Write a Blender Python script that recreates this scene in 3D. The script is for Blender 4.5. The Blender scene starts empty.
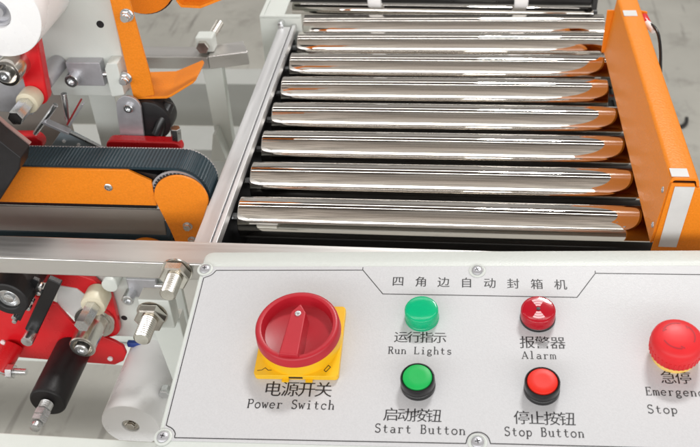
import bpy, bmesh, math, random
from mathutils import Vector, Matrix
random.seed(7)
S = bpy.context.scene
COL = S.collection

# ------------------------------------------------------------------ camera
cam = bpy.data.cameras.new('camera')
cam.sensor_fit = 'HORIZONTAL'; cam.sensor_width = 36.0
cam.lens = 36.0 * 892.056 / 700.0
cam.clip_start = 0.02; cam.clip_end = 100
co = bpy.data.objects.new('camera', cam); COL.objects.link(co)
cr = Vector((0.99249503, 0.1110604, -0.05117822)); cu = Vector((-0.02772966, 0.6120159, 0.79035916)); cf = Vector((-0.11909949, 0.78300838, -0.61050241))
mw = Matrix.Identity(4)
for i in range(3):
    mw[i][0] = cr[i]; mw[i][1] = cu[i]; mw[i][2] = -cf[i]
mw[0][3], mw[1][3], mw[2][3] = 0.19706512, -0.63630627, 0.48568863
co.matrix_world = mw
S.camera = co
cam.dof.use_dof = True; cam.dof.focus_distance = 0.70; cam.dof.aperture_fstop = 14.0

# ------------------------------------------------------------------ world: workshop hall tones with bright and dark bands painted in for roller reflections
W = bpy.data.worlds.new('World'); S.world = W; W.use_nodes = True
nt = W.node_tree; nt.nodes.clear()
out = nt.nodes.new('ShaderNodeOutputWorld'); bg = nt.nodes.new('ShaderNodeBackground')
tc = nt.nodes.new('ShaderNodeTexCoord'); sx = nt.nodes.new('ShaderNodeSeparateXYZ')
nt.links.new(tc.outputs['Generated'], sx.inputs[0])
mp = nt.nodes.new('ShaderNodeMapRange'); mp.inputs[1].default_value = -1; mp.inputs[2].default_value = 1
nt.links.new(sx.outputs['Z'], mp.inputs[0])
rp = nt.nodes.new('ShaderNodeValToRGB')
for p, c in ((0.0, (.16, .155, .15)), (.40, (.22, .215, .205)), (.50, (.42, .41, .39)), (.62, (.60, .58, .55)), (.80, (.62, .60, .57)), (.83, (.17, .14, .12)), (.955, (.12, .095, .08)), (.992, (.13, .105, .09)), (1.0, (.62, .60, .56))):
    e = rp.color_ramp.elements.new(p) if p not in (0.0, 1.0) else rp.color_ramp.elements[0 if p == 0.0 else -1]
    e.color = (*c, 1)
nt.links.new(mp.outputs[0], rp.inputs[0])
mpg = nt.nodes.new('ShaderNodeMapping'); mpg.inputs['Scale'].default_value = (.16, 17.0, 17.0)
nt.links.new(tc.outputs['Generated'], mpg.inputs[0])
nz = nt.nodes.new('ShaderNodeTexNoise'); nz.inputs['Scale'].default_value = 1.6; nz.inputs['Detail'].default_value = 4
nt.links.new(mpg.outputs[0], nz.inputs['Vector'])
mr2 = nt.nodes.new('ShaderNodeMapRange'); mr2.inputs[1].default_value = .42; mr2.inputs[2].default_value = .60; mr2.inputs[3].default_value = .15; mr2.inputs[4].default_value = 1.6
nt.links.new(nz.outputs[0], mr2.inputs[0])
vm = nt.nodes.new('ShaderNodeVectorMath'); vm.operation = 'SCALE'
nt.links.new(rp.outputs[0], vm.inputs[0]); nt.links.new(mr2.outputs[0], vm.inputs['Scale'])
# the hall behind the photographer gets a brighter, plainer painted light than the one beyond the machine
rb_ = nt.nodes.new('ShaderNodeValToRGB'); rb_.color_ramp.elements[0].color = (.20, .195, .185, 1); rb_.color_ramp.elements[1].color = (.40, .365, .33, 1)
for p, c in ((.46, (.28, .27, .255)), (.53, (1.35, 1.33, 1.29)), (.66, (1.35, 1.31, 1.25)), (.72, (.92, .87, .80)), (.80, (.84, .78, .70)), (.88, (.70, .63, .56)), (.95, (.50, .44, .385))):
    e = rb_.color_ramp.elements.new(p); e.color = (*c, 1)
nt.links.new(mp.outputs[0], rb_.inputs[0])
mr3 = nt.nodes.new('ShaderNodeMapRange'); mr3.inputs[1].default_value = .38; mr3.inputs[2].default_value = .62; mr3.inputs[3].default_value = .48; mr3.inputs[4].default_value = 1.34
nt.links.new(nz.outputs[0], mr3.inputs[0])
vm3 = nt.nodes.new('ShaderNodeVectorMath'); vm3.operation = 'SCALE'
nt.links.new(rb_.outputs[0], vm3.inputs[0]); nt.links.new(mr3.outputs[0], vm3.inputs['Scale'])
fy = nt.nodes.new('ShaderNodeMapRange'); fy.inputs[1].default_value = -.10; fy.inputs[2].default_value = .15; fy.interpolation_type = 'SMOOTHSTEP'
nt.links.new(sx.outputs['Y'], fy.inputs[0])
mxw = nt.nodes.new('ShaderNodeMix'); mxw.data_type = 'RGBA'
nt.links.new(fy.outputs[0], mxw.inputs[0]); nt.links.new(vm3.outputs[0], mxw.inputs[6]); nt.links.new(vm.outputs[0], mxw.inputs[7])
nt.links.new(mxw.outputs[2], bg.inputs[0]); bg.inputs[1].default_value = 0.68
nt.links.new(bg.outputs[0], out.inputs[0])

# ------------------------------------------------------------------ lamps of the hall and an added fill
def lamp(name, loc, target, sx_, sy_, power, col=(1, 1, 1)):
    l = bpy.data.lights.new(name, 'AREA'); l.shape = 'RECTANGLE'; l.size = sx_; l.size_y = sy_; l.energy = power; l.color = col
    o = bpy.data.objects.new(name, l); COL.objects.link(o); o.location = loc
    o.rotation_euler = (Vector(target) - Vector(loc)).to_track_quat('-Z', 'Y').to_euler()
    return o
lamp('ceiling_lamp', (0.2, 2.5, 3.4), (0.2, 0, 0), 10.0, .30, 30, (1, .99, .97))
lamp('ceiling_lamp', (0.85, 2.3, 3.3), (0.3, 0, 0), .8, .30, 85, (1, .99, .97))
lamp('ceiling_lamp', (0.2, 1.0, 3.6), (0.2, 0.1, 0), 10.0, .12, 24, (1, .99, .97))
lamp('hall_doorway', (0.2, -4.2, 1.75), (0.2, 0, 0.1), 14.0, .9, 230, (.98, .99, 1))  # unseen light added behind the camera for frontal light and bright roller bands

S.view_settings.view_transform = 'Standard'; S.view_settings.look = 'None'
S.view_settings.exposure = 0.2; S.view_settings.gamma = 1.0
S.render.engine = 'CYCLES'

# ------------------------------------------------------------------ materials
def mat(name, col, rough=.5, metal=0.0, var=.08, vscale=40, bump=0.0, bscale=800, spec=.5, coat=0, trans=0, rvar=.1, stretch=(1, 1, 1), ior=None, stain=None, sub=0):
    m = bpy.data.materials.new(name); m.use_nodes = True; n = m.node_tree.nodes; L = m.node_tree.links
    b = n['Principled BSDF']; b.inputs['Metallic'].default_value = metal; b.inputs['Roughness'].default_value = rough
    b.inputs['Specular IOR Level'].default_value = spec; b.inputs['Coat Weight'].default_value = coat; b.inputs['Coat Roughness'].default_value = .15
    b.inputs['Transmission Weight'].default_value = trans
    if sub: b.inputs['Subsurface Weight'].default_value = sub; b.inputs['Subsurface Radius'].default_value = (1, 1, 1); b.inputs['Subsurface Scale'].default_value = .004
    if ior: b.inputs['IOR'].default_value = ior
    t = n.new('ShaderNodeTexCoord'); mpn = n.new('ShaderNodeMapping'); mpn.inputs['Scale'].default_value = stretch
    L.new(t.outputs['Object'], mpn.inputs[0])
    z = n.new('ShaderNodeTexNoise'); z.inputs['Scale'].default_value = vscale; z.inputs['Detail'].default_value = 6; z.inputs['Roughness'].default_value = .6
    L.new(mpn.outputs[0], z.inputs['Vector'])
    r = n.new('ShaderNodeValToRGB'); r.color_ramp.elements[0].position = .3; r.color_ramp.elements[1].position = .7
    r.color_ramp.elements[0].color = tuple(c * (1 - var) for c in col) + (1,)
    r.color_ramp.elements[1].color = tuple(min(1, c * (1 + var)) for c in col) + (1,)
    L.new(z.outputs[0], r.inputs[0])
    src = r.outputs[0]
    if stain:
        z2 = n.new('ShaderNodeTexNoise'); z2.inputs['Scale'].default_value = stain[0]; z2.inputs['Detail'].default_value = 8; z2.inputs['Roughness'].default_value = .7
        L.new(t.outputs['Object'], z2.inputs['Vector'])
        r2 = n.new('ShaderNodeMapRange'); r2.inputs[1].default_value = stain[1]; r2.inputs[2].default_value = stain[2]
        L.new(z2.outputs[0], r2.inputs[0])
        mx = n.new('ShaderNodeMix'); mx.data_type = 'RGBA'; mx.inputs[7].default_value = (*stain[3], 1)
        L.new(r2.outputs[0], mx.inputs[0]); L.new(src, mx.inputs[6]); src = mx.outputs[2]
    L.new(src, b.inputs['Base Color'])
    if rvar:
        q = n.new('ShaderNodeMapRange'); q.inputs[1].default_value = .3; q.inputs[2].default_value = .7
        q.inputs[3].default_value = max(0.02, rough * (1 - rvar)); q.inputs[4].default_value = min(1, rough * (1 + rvar))
        L.new(z.outputs[0], q.inputs[0]); L.new(q.outputs[0], b.inputs['Roughness'])
    if bump:
        z3 = n.new('ShaderNodeTexNoise'); z3.inputs['Scale'].default_value = bscale; z3.inputs['Detail'].default_value = 3
        L.new(mpn.outputs[0], z3.inputs['Vector'])
        bp = n.new('ShaderNodeBump'); bp.inputs['Strength'].default_value = bump; bp.inputs['Distance'].default_value = .0006
        L.new(z3.outputs[0], bp.inputs['Height']); L.new(bp.outputs[0], b.inputs['Normal'])
    return m
M = {}
M['chrome'] = mat('polished_chrome', (.78, .745, .70), .03, 1, .03, 8, rvar=.4, stretch=(1, 12, 12), bump=.012, bscale=30)
M['steel'] = mat('brushed_stainless', (.66, .64, .62), .33, .95, .06, 60, bump=.05, bscale=400, stretch=(.04, 1, 1), rvar=.3)
M['steel_y'] = mat('brushed_stainless_rail', (.70, .70, .705), .42, .8, .08, 60, bump=.08, bscale=400, stretch=(1, .04, 1), rvar=.3)
M['zinc'] = mat('zinc_plated_steel', (.70, .71, .72), .28, 1, .1, 120, bump=.05)
M['nickel'] = mat('nickel_bolt', (.66, .63, .58), .2, 1, .1, 150, bump=.05)
M['alu'] = mat('satin_aluminium', (.52, .52, .55), .42, .6, .08, 90, bump=.1)
M['box'] = mat('pale_grey_powder_coat', (.63, .66, .63), .42, 0, .02, 300, bump=.35, bscale=700)
M['label'] = mat('label_sheet', (.565, .565, .58), .42, 0, .05, 900, bump=.12, bscale=900, spec=.35, rvar=.25, stain=(28, .70, .86, (.50, .48, .45)))
M['frame'] = mat('off_white_paint', (.66, .69, .655), .4, 0, .03, 30, bump=.15, bscale=600)
M['ink'] = mat('black_ink', (.012, .011, .013), .5, 0, .1)
M['redink'] = mat('dark_red_ink', (.30, .02, .025), .5, 0, .1)
M['orange'] = mat('orange_powder_coat', (.84, .245, .013), .42, 0, .09, 700, bump=.7, bscale=520, spec=.32, stain=(45, .70, .80, (.55, .15, .015)))
M['red'] = mat('red_paint', (.66, .012, .018), .28, 0, .06, 30, bump=.1, bscale=300)
M['switchred'] = mat('switch_red_plastic', (.45, .012, .024), .40, 0, .05, 60, bump=.06)
M['stopred'] = mat('mushroom_red_plastic', (.74, .026, .032), .42, 0, .03, 60, spec=.3, sub=.15)
M['capred'] = mat('button_red_plastic', (.74, .022, .010), .42, 0, .03, 60, spec=.3, sub=.1)
M['capgreen'] = mat('button_green_plastic', (.008, .42, .085), .42, 0, .04, 60, spec=.3, sub=.1)
M['yellow'] = mat('yellow_plastic', (.86, .50, .012), .34, 0, .03, 50, bump=.06)
M['amber'] = mat('pale_yellow_collar', (.95, .62, .17), .3, 0, .03, 50, sub=.3)
M['lensgreen'] = mat('green_lens', (.005, .60, .28), .12, 0, .03, 50, trans=.35, ior=1.45, rvar=0)
M['lensred'] = mat('red_lens', (.62, .012, .03), .1, 0, .03, 50, trans=.35, ior=1.45, rvar=0)
M['white'] = mat('white_nylon', (.92, .92, .93), .28, 0, .02, 30, sub=.15)
M['cream'] = mat('cream_nylon', (.72, .66, .50), .4, 0, .05, 60)
M['black'] = mat('black_rubber', (.014, .013, .014), .48, 0, .2, 80, bump=.2, bscale=400, spec=.4)
M['blackp'] = mat('black_plastic', (.010, .010, .011), .3, 0, .1, 80)
M['dark'] = mat('dark_steel', (.05, .05, .05), .45, .5, .2, 60)
M['belt'] = mat('blue_black_belt', (.006, .026, .038), .45, 0, .15, 80, bump=.1, bscale=300)
M['beltedge'] = mat('pale_belt_edge', (.45, .42, .42), .6, 0, .1, 80)
M['greypanel'] = mat('grey_panel', (.27, .245, .22), .5, 0, .06, 20, bump=.05)
M['tape'] = mat('grey_tape', (.66, .66, .65), .5, 0, .05, 60)
M['blue'] = mat('blue_strap', (.02, .06, .30), .35, 0, .1, 60)
M['pan'] = mat('black_pan', (.008, .008, .008), .6, 0, .1)
M['beam'] = mat('grey_beam_paint', (.42, .43, .41), .5, 0, .06, 12)
M['floor'] = mat('concrete_floor', (.39, .38, .355), .55, 0, .12, 3.5, bump=.2, bscale=40, stain=(2.6, .52, .74, (.20, .19, .17)))

# ------------------------------------------------------------------ mesh builder (millimetres in, metres out)
ORG = {}
class MB:
    def __init__(s): s.v = []; s.f = []
    def add(s, vs, fs):
        k = len(s.v); s.v += [Vector(v) for v in vs]; s.f += [tuple(i + k for i in f) for f in fs]; return s
    def box(s, x0, x1, y0, y1, z0, z1):
        vs = [(x, y, z) for z in (z0, z1) for y in (y0, y1) for x in (x0, x1)]
        return s.add(vs, [(0, 2, 3, 1), (4, 5, 7, 6), (0, 1, 5, 4), (2, 6, 7, 3), (1, 3, 7, 5), (0, 4, 6, 2)])
    def obox(s, a, b, w, h, up=(0, 0, 1)):
        """bar from a to b, w wide, h high"""
        a = Vector(a); b = Vector(b); d = (b - a).normalized(); u = Vector(up); sd = d.cross(u).normalized(); u = sd.cross(d)
        vs = []
        for p in (a, b):
            for i, j in ((-1, -1), (1, -1), (1, 1), (-1, 1)): vs.append(p + sd * (i * w / 2) + u * (j * h / 2))
        return s.add(vs, [(0, 1, 2, 3)[::-1], (4, 5, 6, 7), (0, 1, 5, 4), (1, 2, 6, 5), (2, 3, 7, 6), (3, 0, 4, 7)])
    def lathe(s, prof, org=(0, 0, 0), axis=(0, 0, 1), n=40, ref=None):
        """prof: list of (distance along axis, radius); ends closed"""
        ax = Vector(axis).normalized(); r = Vector(ref) if ref else (Vector((1, 0, 0)) if abs(ax.x) < .9 else Vector((0, 1, 0)))
        e1 = (r - ax * r.dot(ax)).normalized(); e2 = ax.cross(e1); o = Vector(org)
        vs = []; fs = []
        for (t, rr) in prof:
            for k in range(n):
                a = 2 * math.pi * k / n
                vs.append(o + ax * t + (e1 * math.cos(a) + e2 * math.sin(a)) * rr)
        for i in range(len(prof) - 1):
            for k in range(n):
                k2 = (k + 1) % n
                fs.append((i * n + k, i * n + k2, (i + 1) * n + k2, (i + 1) * n + k))
        fs.append(tuple(range(n))[::-1]); fs.append(tuple((len(prof) - 1) * n + k for k in range(n)))
        return s.add(vs, fs)
    def cyl(s, a, b, r, n=32, r2=None):
        a = Vector(a); b = Vector(b); L = (b - a).length
        return s.lathe([(0, r), (L, r if r2 is None else r2)], a, b - a, n)
    def ccyl(s, a, b, r, c=.6, n=36):
        a = Vector(a); b = Vector(b); L = (b - a).length
        return s.lathe([(0, r - c), (c * .3, r - c * .3), (c, r), (L - c, r), (L - c * .3, r - c * .3), (L, r - c)], a, b - a, n)
    def prism(s, poly, axis, t0, t1):
        """poly in the two other axes; axis 'x','y' or 'z'"""
        def p3(p, t): return {'y': (p[0], t, p[1]), 'z': (p[0], p[1], t), 'x': (t, p[0], p[1])}[axis]
        n = len(poly); vs = [p3(p, t0) for p in poly] + [p3(p, t1) for p in poly]
        fs = [tuple(range(n)), tuple(range(n, 2 * n))[::-1]] + [(i, i + n, (i + 1) % n + n, (i + 1) % n) for i in range(n)]
        return s.add(vs, fs)
    def build(s, name, m, parent=None, bevel=0, smooth=True, seg=2, ang=35):
        me = bpy.data.meshes.new(name); o_ = ORG.get(parent.name if parent else '', Vector((0, 0, 0)))
        me.from_pydata([(v - o_) * .001 for v in s.v], [], s.f)
        bm = bmesh.new(); bm.from_mesh(me); bmesh.ops.recalc_face_normals(bm, faces=bm.faces); bm.to_mesh(me); bm.free()
        me.materials.append(m)
        if smooth:
            for p in me.polygons: p.use_smooth = True
            me.set_sharp_from_angle(angle=math.radians(ang))
        o = bpy.data.objects.new(name, me); COL.objects.link(o)
        if parent:
            o.parent = parent; ORG[o.name] = o_
        if bevel:
            bv = o.modifiers.new('bevel', 'BEVEL'); bv.width = bevel * .001; bv.segments = seg; bv.limit_method = 'ANGLE'; bv.angle_limit = math.radians(30); bv.harden_normals = True
        return o
def arc(cx, cy, r, a0, a1, n=12, ry=None):
    ry = r if ry is None else ry
    return [(cx + r * math.cos(math.radians(a0 + (a1 - a0) * i / n)), cy + ry * math.sin(math.radians(a0 + (a1 - a0) * i / n))) for i in range(n + 1)]
def thing(name, label, cat, loc, group=None):
    o = bpy.data.objects.new(name, None); COL.objects.link(o); o.empty_display_size = .02
    o.location = Vector(loc) * .001; ORG[o.name] = Vector(loc)
    o['label'] = label; o['category'] = cat
    if group: o['group'] = group
    return o
def tag(o, label, cat, group=None):
    o['label'] = label; o['category'] = cat
    if group: o['group'] = group
    return o
def struct(o, kind='structure'): o['kind'] = kind; return o
def hexa(mb, a, b, af, n=6, c=.8):
    a = Vector(a); b = Vector(b); L = (b - a).length; r = af / math.sqrt(3)
    return mb.lathe([(0, r * .93), (c * .6, r), (L - c * .6, r), (L, r * .9)], a, b - a, n)
def threaded(mb, a, b, r, pitch=1.5, n=24):
    a = Vector(a); b = Vector(b); L = (b - a).length; k = max(2, int(L / pitch)); pr = []
    for i in range(k):
        t = i * L / k; pr += [(t, r * .80), (t + L / k * .5, r)]
    pr.append((L, r * .8))
    return mb.lathe(pr, a, b - a, n)
def floor_mat():
    m = mat('concrete_floor', (.36, .352, .318), .55, 0, .10, 5, bump=.2, bscale=60, stain=(9, .54, .72, (.24, .23, .205)))
    n = m.node_tree.nodes; L = m.node_tree.links; b = n['Principled BSDF']; src = b.inputs['Base Color'].links[0].from_socket
    t = n.new('ShaderNodeTexCoord')
    for rot, sc, lo, hi in ((.5, (34, 2.2, 1), .63, .68), (-.75, (26, 1.6, 1), .65, .70), (.2, (7, 5, 1), .66, .76)):
        mp_ = n.new('ShaderNodeMapping'); mp_.inputs['Rotation'].default_value = (0, 0, rot); mp_.inputs['Scale'].default_value = sc
        L.new(t.outputs['Object'], mp_.inputs[0]); z = n.new('ShaderNodeTexNoise'); z.inputs['Scale'].default_value = 1.5; z.inputs['Detail'].default_value = 5
        L.new(mp_.outputs[0], z.inputs['Vector']); r = n.new('ShaderNodeMapRange'); r.inputs[1].default_value = lo; r.inputs[2].default_value = hi; r.inputs[4].default_value = .40
        L.new(z.outputs[0], r.inputs[0]); mx = n.new('ShaderNodeMix'); mx.data_type = 'RGBA'; mx.inputs[7].default_value = (.11, .10, .09, 1)
        L.new(r.outputs[0], mx.inputs[0]); L.new(src, mx.inputs[6]); src = mx.outputs[2]
    L.new(src, b.inputs['Base Color']); return m
M['floor'] = floor_mat()
def socket_screw(name, parent, a, b, r, m='zinc'):
    a = Vector(a); b = Vector(b); d = (b - a).normalized(); L = (b - a).length
    mb = MB(); mb.lathe([(0, r), (L - .6, r), (L, r - .6), (L, r * .55), (L - r * .5, r * .5), (L - r * .5, .1)], a, d, 28)
    return mb.build(name, M[m], parent)

# ================================================================== SETTING
fl = MB(); fl.add([(-9000, -6000, -750), (9000, -6000, -750), (9000, 14000, -750), (-9000, 14000, -750)], [(0, 1, 2, 3)])
struct(fl.build('floor', M['floor'], smooth=False))

# ================================================================== ROLLERS
P = 57.0; RR = 19.2; RZ = -6.2
GR = 'chrome conveyor rollers'
def make_roller(Y, label):
    t = thing('conveyor_roller', label, 'roller', (0, Y, RZ), GR)
    mb = MB(); L = 368
    mb.lathe([(1.5, 8), (0.2, RR - 2.2), (0, RR - 1.2), (.5, RR - .3), (1.5, RR), (L - 1.5, RR), (L - .5, RR - .3), (L, RR - 1.2), (L - .2, RR - 2.2), (L - 1.5, 8)], (0, Y, RZ), (1, 0, 0), 64)
    mb.build('tube', M['chrome'], t)
    for x0, x1 in ((-2.2, 1.0), (L - 1.0, L + 2.2)):
        b = MB(); b.cyl((x0, Y, RZ), (x1, Y, RZ), 9, 28); bb = b.build('bearing', M['dark'], t)
        a = MB(); a.cyl((x0 - 6 if x0 < 0 else x1, Y, RZ), (x0 if x0 < 0 else x1 + 6, Y, RZ), 3.5, 6); a.build('axle', M['zinc'], bb)
    return t
def copy_tree(o, parent=None):
    c = o.copy(); COL.objects.link(c); ORG[c.name] = ORG.get(o.name, Vector((0, 0, 0)))
    if parent: c.parent = parent
    for ch in list(o.children): copy_tree(ch, c)
    return c
rlabels = ['chrome roller nearest the control box that shows at full width',
           'second fully visible chrome roller counted from the control box',
           'third fully visible chrome roller counted from the control box',
           'fourth fully visible chrome roller counted from the control box',
           'chrome roller whose right end shows beside the orange guard with a pale gap',
           'chrome roller third from the far end of the roller bed',
           'chrome roller second from the far end of the roller bed',
           'last chrome roller of the bed, before the slightly skewed far roller']
ys = [0, P, 2 * P, 3 * P, 4 * P, 5 * P, 340, 389]
r0 = make_roller(0, rlabels[0])
for i, y in enumerate(ys):
    if i == 0: continue
    c = copy_tree(r0); c.location = (0, y * .001, RZ * .001); c['label'] = rlabels[i]
    c.rotation_euler = (random.uniform(0, 6), random.uniform(-.0012, .0012), random.uniform(-.002, .002))
    if i == 4: c.scale = (352 / 368, 1, 1)
    elif i > 4: c.scale = (366 / 368, 1, 1)

# dark pan added below the rollers to darken the gaps, with a black strip
cb = thing('conveyor_bed', 'dark pan and pale right side channel under the chrome rollers', 'conveyor bed', (170, 160, -60))
MB().box(-12, 440, -70, 410, -62, -58).build('pan', M['pan'], cb)
MB().box(-9.5, -8, -70, 410, -58, -4).build('side_liner', M['blackp'], cb)  # black strip added to keep the gap beside the rail dark
MB().box(376, 384, 205, 420, -58, -6).build('side_channel', M['frame'], cb, 1)
# far section
fs = thing('skewed_roller', 'chrome roller of the far section, slightly skewed behind the roller bed', 'roller', (170, 432, 22))
mb = MB(); a, b = Vector((-22, 433, 3)), Vector((357, 424, 0)); mb.ccyl(a, b, 8.4, 1.0, 56); mb.build('tube', M['chrome'], fs)
d = (b - a).normalized(); MB().cyl(b, b + d * 5, 5, 24).build('bearing', M['dark'], fs)
fb = thing('black_press_roller', 'black roller with two white collars crossing the very top of the bed', 'roller', (170, 470, 40))
MB().ccyl((-24, 426, 26), (352, 417, 24), 10, 1.5, 48).build('rubber_tube', M['blackp'], fb)
for x in (87, 268): MB().ccyl((x - 8.5, 422.5 - x * .012, 25), (x + 8.5, 422 - x * .012, 25), 14, 2, 40).build('collar', M['white'], fb)
MB().box(353, 359, 408, 500, 12, 38).build('end_plate', M['dark'], fb, 1)

# ================================================================== SIDE RAIL
sr = thing('side_rail', 'brushed stainless side rail along the left ends of the rollers', 'rail', (-15, 120, 0))
MB().box(-24.8, -10.2, -79, 350, 14, 17).build('top_flat', M['steel_y'], sr, .6)
MB().box(-8.6, -4.2, -79, 356, 8, 17.8).build('inner_lip', M['steel_y'], sr, .6)
MB().box(-24, -21, -79, 350, -50, 13.8).build('outer_web', M['frame'], sr, .3)
MB().box(-20.8, -9, -79, 350, 6, 13.4).build('groove_filler', M['alu'], sr)
pp = thing('end_post', 'pale painted post with folded top at the far end of the side rail', 'post', (-24, 358, 0))
MB().box(-49, 2, 357, 362, -150, 25).build('front_plate', M['frame'], pp, .6)
mb = MB(); mb.box(-49, 2, 357, 362, 25.2, 28); mb.box(-49, -44, 362.2, 500, 10, 28); mb.box(-43.8, -19, 362.2, 500, 24.5, 27.5)
mb.build('top_fold', M['frame'], pp, .6)
MB().ccyl((-22, 346, 20), (-22, 356.8, 20), 3.8, .5, 20).build('stub', M['zinc'], pp)

# ================================================================== ORANGE GUARD
gd = thing('side_guard', 'long orange powder coated guard plate beside the right ends of the rollers', 'guard', (365, 120, 16))
Y0, Y1 = -50, 289
mb = MB()
sec = [(354, 16), (360, 77.5), (361, 79.3), (363, 80), (379, 80), (380.6, 79.2), (381.5, 77.5), (384, 66), (387, 40), (388, -10),
       (386, -10), (385, 40), (382, 65), (379.4, 76.8), (378.4, 78), (363.4, 78), (362.2, 77.2), (356, 16)]
mb.prism(sec, 'y', Y0 + 2.2, Y1)
mb.build('folded_plate', M['orange'], gd, ang=50)
mb = MB(); mb.prism([(354.5, -4), (360.5, 76.5), (378, 76.5), (379.5, 73), (392, 71.5), (432, 70), (432, -30), (354.5, -30)], 'y', Y0, Y0 + 2)
mb.build('front_flange', M['orange'], gd, .7)
MB().prism([(351, 16), (351.5, 66), (358.8, 66), (354.2, 16)], 'y', Y1 - 1, Y1 + 1).build('rear_tab', M['orange'], gd, .4)
MB().prism([(381, 40), (381, 72), (391, 70), (391, 40)], 'y', Y1 - 14, Y1 - 12).build('side_tab', M['orange'], gd, .4)
mb = MB(); mb.box(360.8, 374, -46, -35, 80.2, 80.7); mb.build('grey_tape', M['tape'], gd)
mb = MB(); mb.box(361.6, 375, 243, 256, 80.2, 80.7); mb.build('grey_tape', M['tape'], gd)
mb = MB(); mb.prism([(360.4, 14), (363.6, 74), (378.6, 74), (374.6, 14)], 'y', Y0 - .7, Y0 - .2); mb.build('front_tape', M['tape'], gd)
for y, z in ((-38, 62), (-41, 29)):
    x = 354 + (z - 16) * 6 / 61.5
    mb = MB(); mb.lathe([(0, 2.6), (.6, 2.4), (1.0, 1.2), (.5, .9), (.5, .1)], (x, y, z), (-1, 0, .1), 20); mb.build('screw', M['alu'], gd)

def tube(name, pts, r, m, parent=None):
    cu_ = bpy.data.curves.new(name, 'CURVE'); cu_.dimensions = '3D'; cu_.bevel_depth = r * .001; cu_.bevel_resolution = 3
    sp = cu_.splines.new('NURBS'); sp.points.add(len(pts) - 1); o_ = ORG.get(parent.name if parent else '', Vector((0, 0, 0)))
    for i, p in enumerate(pts): sp.points[i].co = (*((Vector(p) - o_) * .001), 1)
    sp.use_endpoint_u = True; sp.order_u = 3
    t = bpy.data.objects.new('tmp', cu_); COL.objects.link(t)
    dg = bpy.context.evaluated_depsgraph_get(); me = bpy.data.meshes.new_from_object(t.evaluated_get(dg)); bpy.data.objects.remove(t)
    me.materials.clear(); me.materials.append(m)
    for p in me.polygons: p.use_smooth = True
    o = bpy.data.objects.new(name, me); COL.objects.link(o)
    if parent: o.parent = parent; ORG[o.name] = o_
    return o
cw = thing('sensor_cable', 'black cable end with red and white connectors outside the orange guard', 'cable', (392, 230, 60))
tube('wire', [(389, 258, 66), (395, 240, 70), (398, 222, 58), (399, 205, 34), (401, 190, 10)], 1.6, M['blackp'], cw)
MB().ccyl((387, 272, 66), (389, 258, 64), 4.5, .6, 18).build('red_connector', M['red'], cw)
MB().ccyl((388, 257, 66), (394, 243, 64), 3.6, .6, 18).build('white_connector', M['white'], cw)
fw = tube('floor_cable', [(640, 1440, -744), (670, 1400, -744), (720, 1375, -744), (770, 1380, -744), (775, 1420, -744)], 5, M['blackp'])
tag(fw, 'loose black cable lying on the concrete beyond the orange guard', 'cable')

# ================================================================== CROSSBAR
cbx = thing('cross_tube', 'square stainless tube running left to right in front of the belt', 'frame tube', (0, -95, 10))
MB().box(-420, 470, -103.5, -74, 6, 24).build('tube', M['steel'], cbx, 1.6, seg=3)
lb = MB(); lb.box(-420, -20, -240, -198, -118, -84)
tag(lb.build('lower_frame_bar', M['frame'], None, 2), 'pale painted frame bar below the rollers at the bottom left', 'frame bar')

# ================================================================== CONTROL BOX
PM = Matrix(((0.99914, -0.01335, -0.03921, 0.17316579), (0.00659, 0.9858, -0.1678, -0.21258723), (0.04089, 0.1674, 0.98504, 0.01824078), (0, 0, 0, 1)))
box = bpy.data.objects.new('control_box', None); COL.objects.link(box); box.matrix_world = PM; ORG[box.name] = Vector((0, 0, 0))
box['label'] = 'pale grey control box with power switch, lights and push buttons'; box['category'] = 'control panel'
X0, X1, YB, YT = -179, 268, -62, 124
def rrect(x0, x1, y0, y1, r, n=5):
    return (arc(x1 - r, y1 - r, r, 0, 90, n) + arc(x0 + r, y1 - r, r, 90, 180, n) + arc(x0 + r, y0 + r, r, 180, 270, n) + arc(x1 - r, y0 + r, r, 270, 360, n))
mb = MB()
# body with a lid whose far edge slopes away
rings = [(rrect(X0 + 2, X1 - 2, YB + 2, 106, 7), -70), (rrect(X0 + 2, X1 - 2, YB + 2, 106, 7), -6.2), (rrect(X0, X1, YB, YT, 7), -6.2), (rrect(X0 + .6, X1 - .6, YB + .6, YT - 1, 7), -5),
         (rrect(X0 + 1.4, X1 - 1.4, YB + 1.4, YT - 3, 6), -3.8), (rrect(X0 + 2.2, X1 - 2.2, YB + 2.5, 110, 5), -.7), (rrect(X0 + 3.2, X1 - 3.2, YB + 4, 107, 5), 0)]
nn = len(rings[0][0]); vs = []; fsx = []
for poly, z in rings: vs += [(p[0], p[1], z) for p in poly]
for i in range(len(rings) - 1):
    for k in range(nn): fsx.append((i * nn + k, i * nn + (k + 1) % nn, (i + 1) * nn + (k + 1) % nn, (i + 1) * nn + k))
fsx += [tuple(range(nn))[::-1], tuple((len(rings) - 1) * nn + k for k in range(nn))]
mb.add(vs, fsx); enc = mb.build('enclosure', M['box'], box, ang=25)
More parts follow.
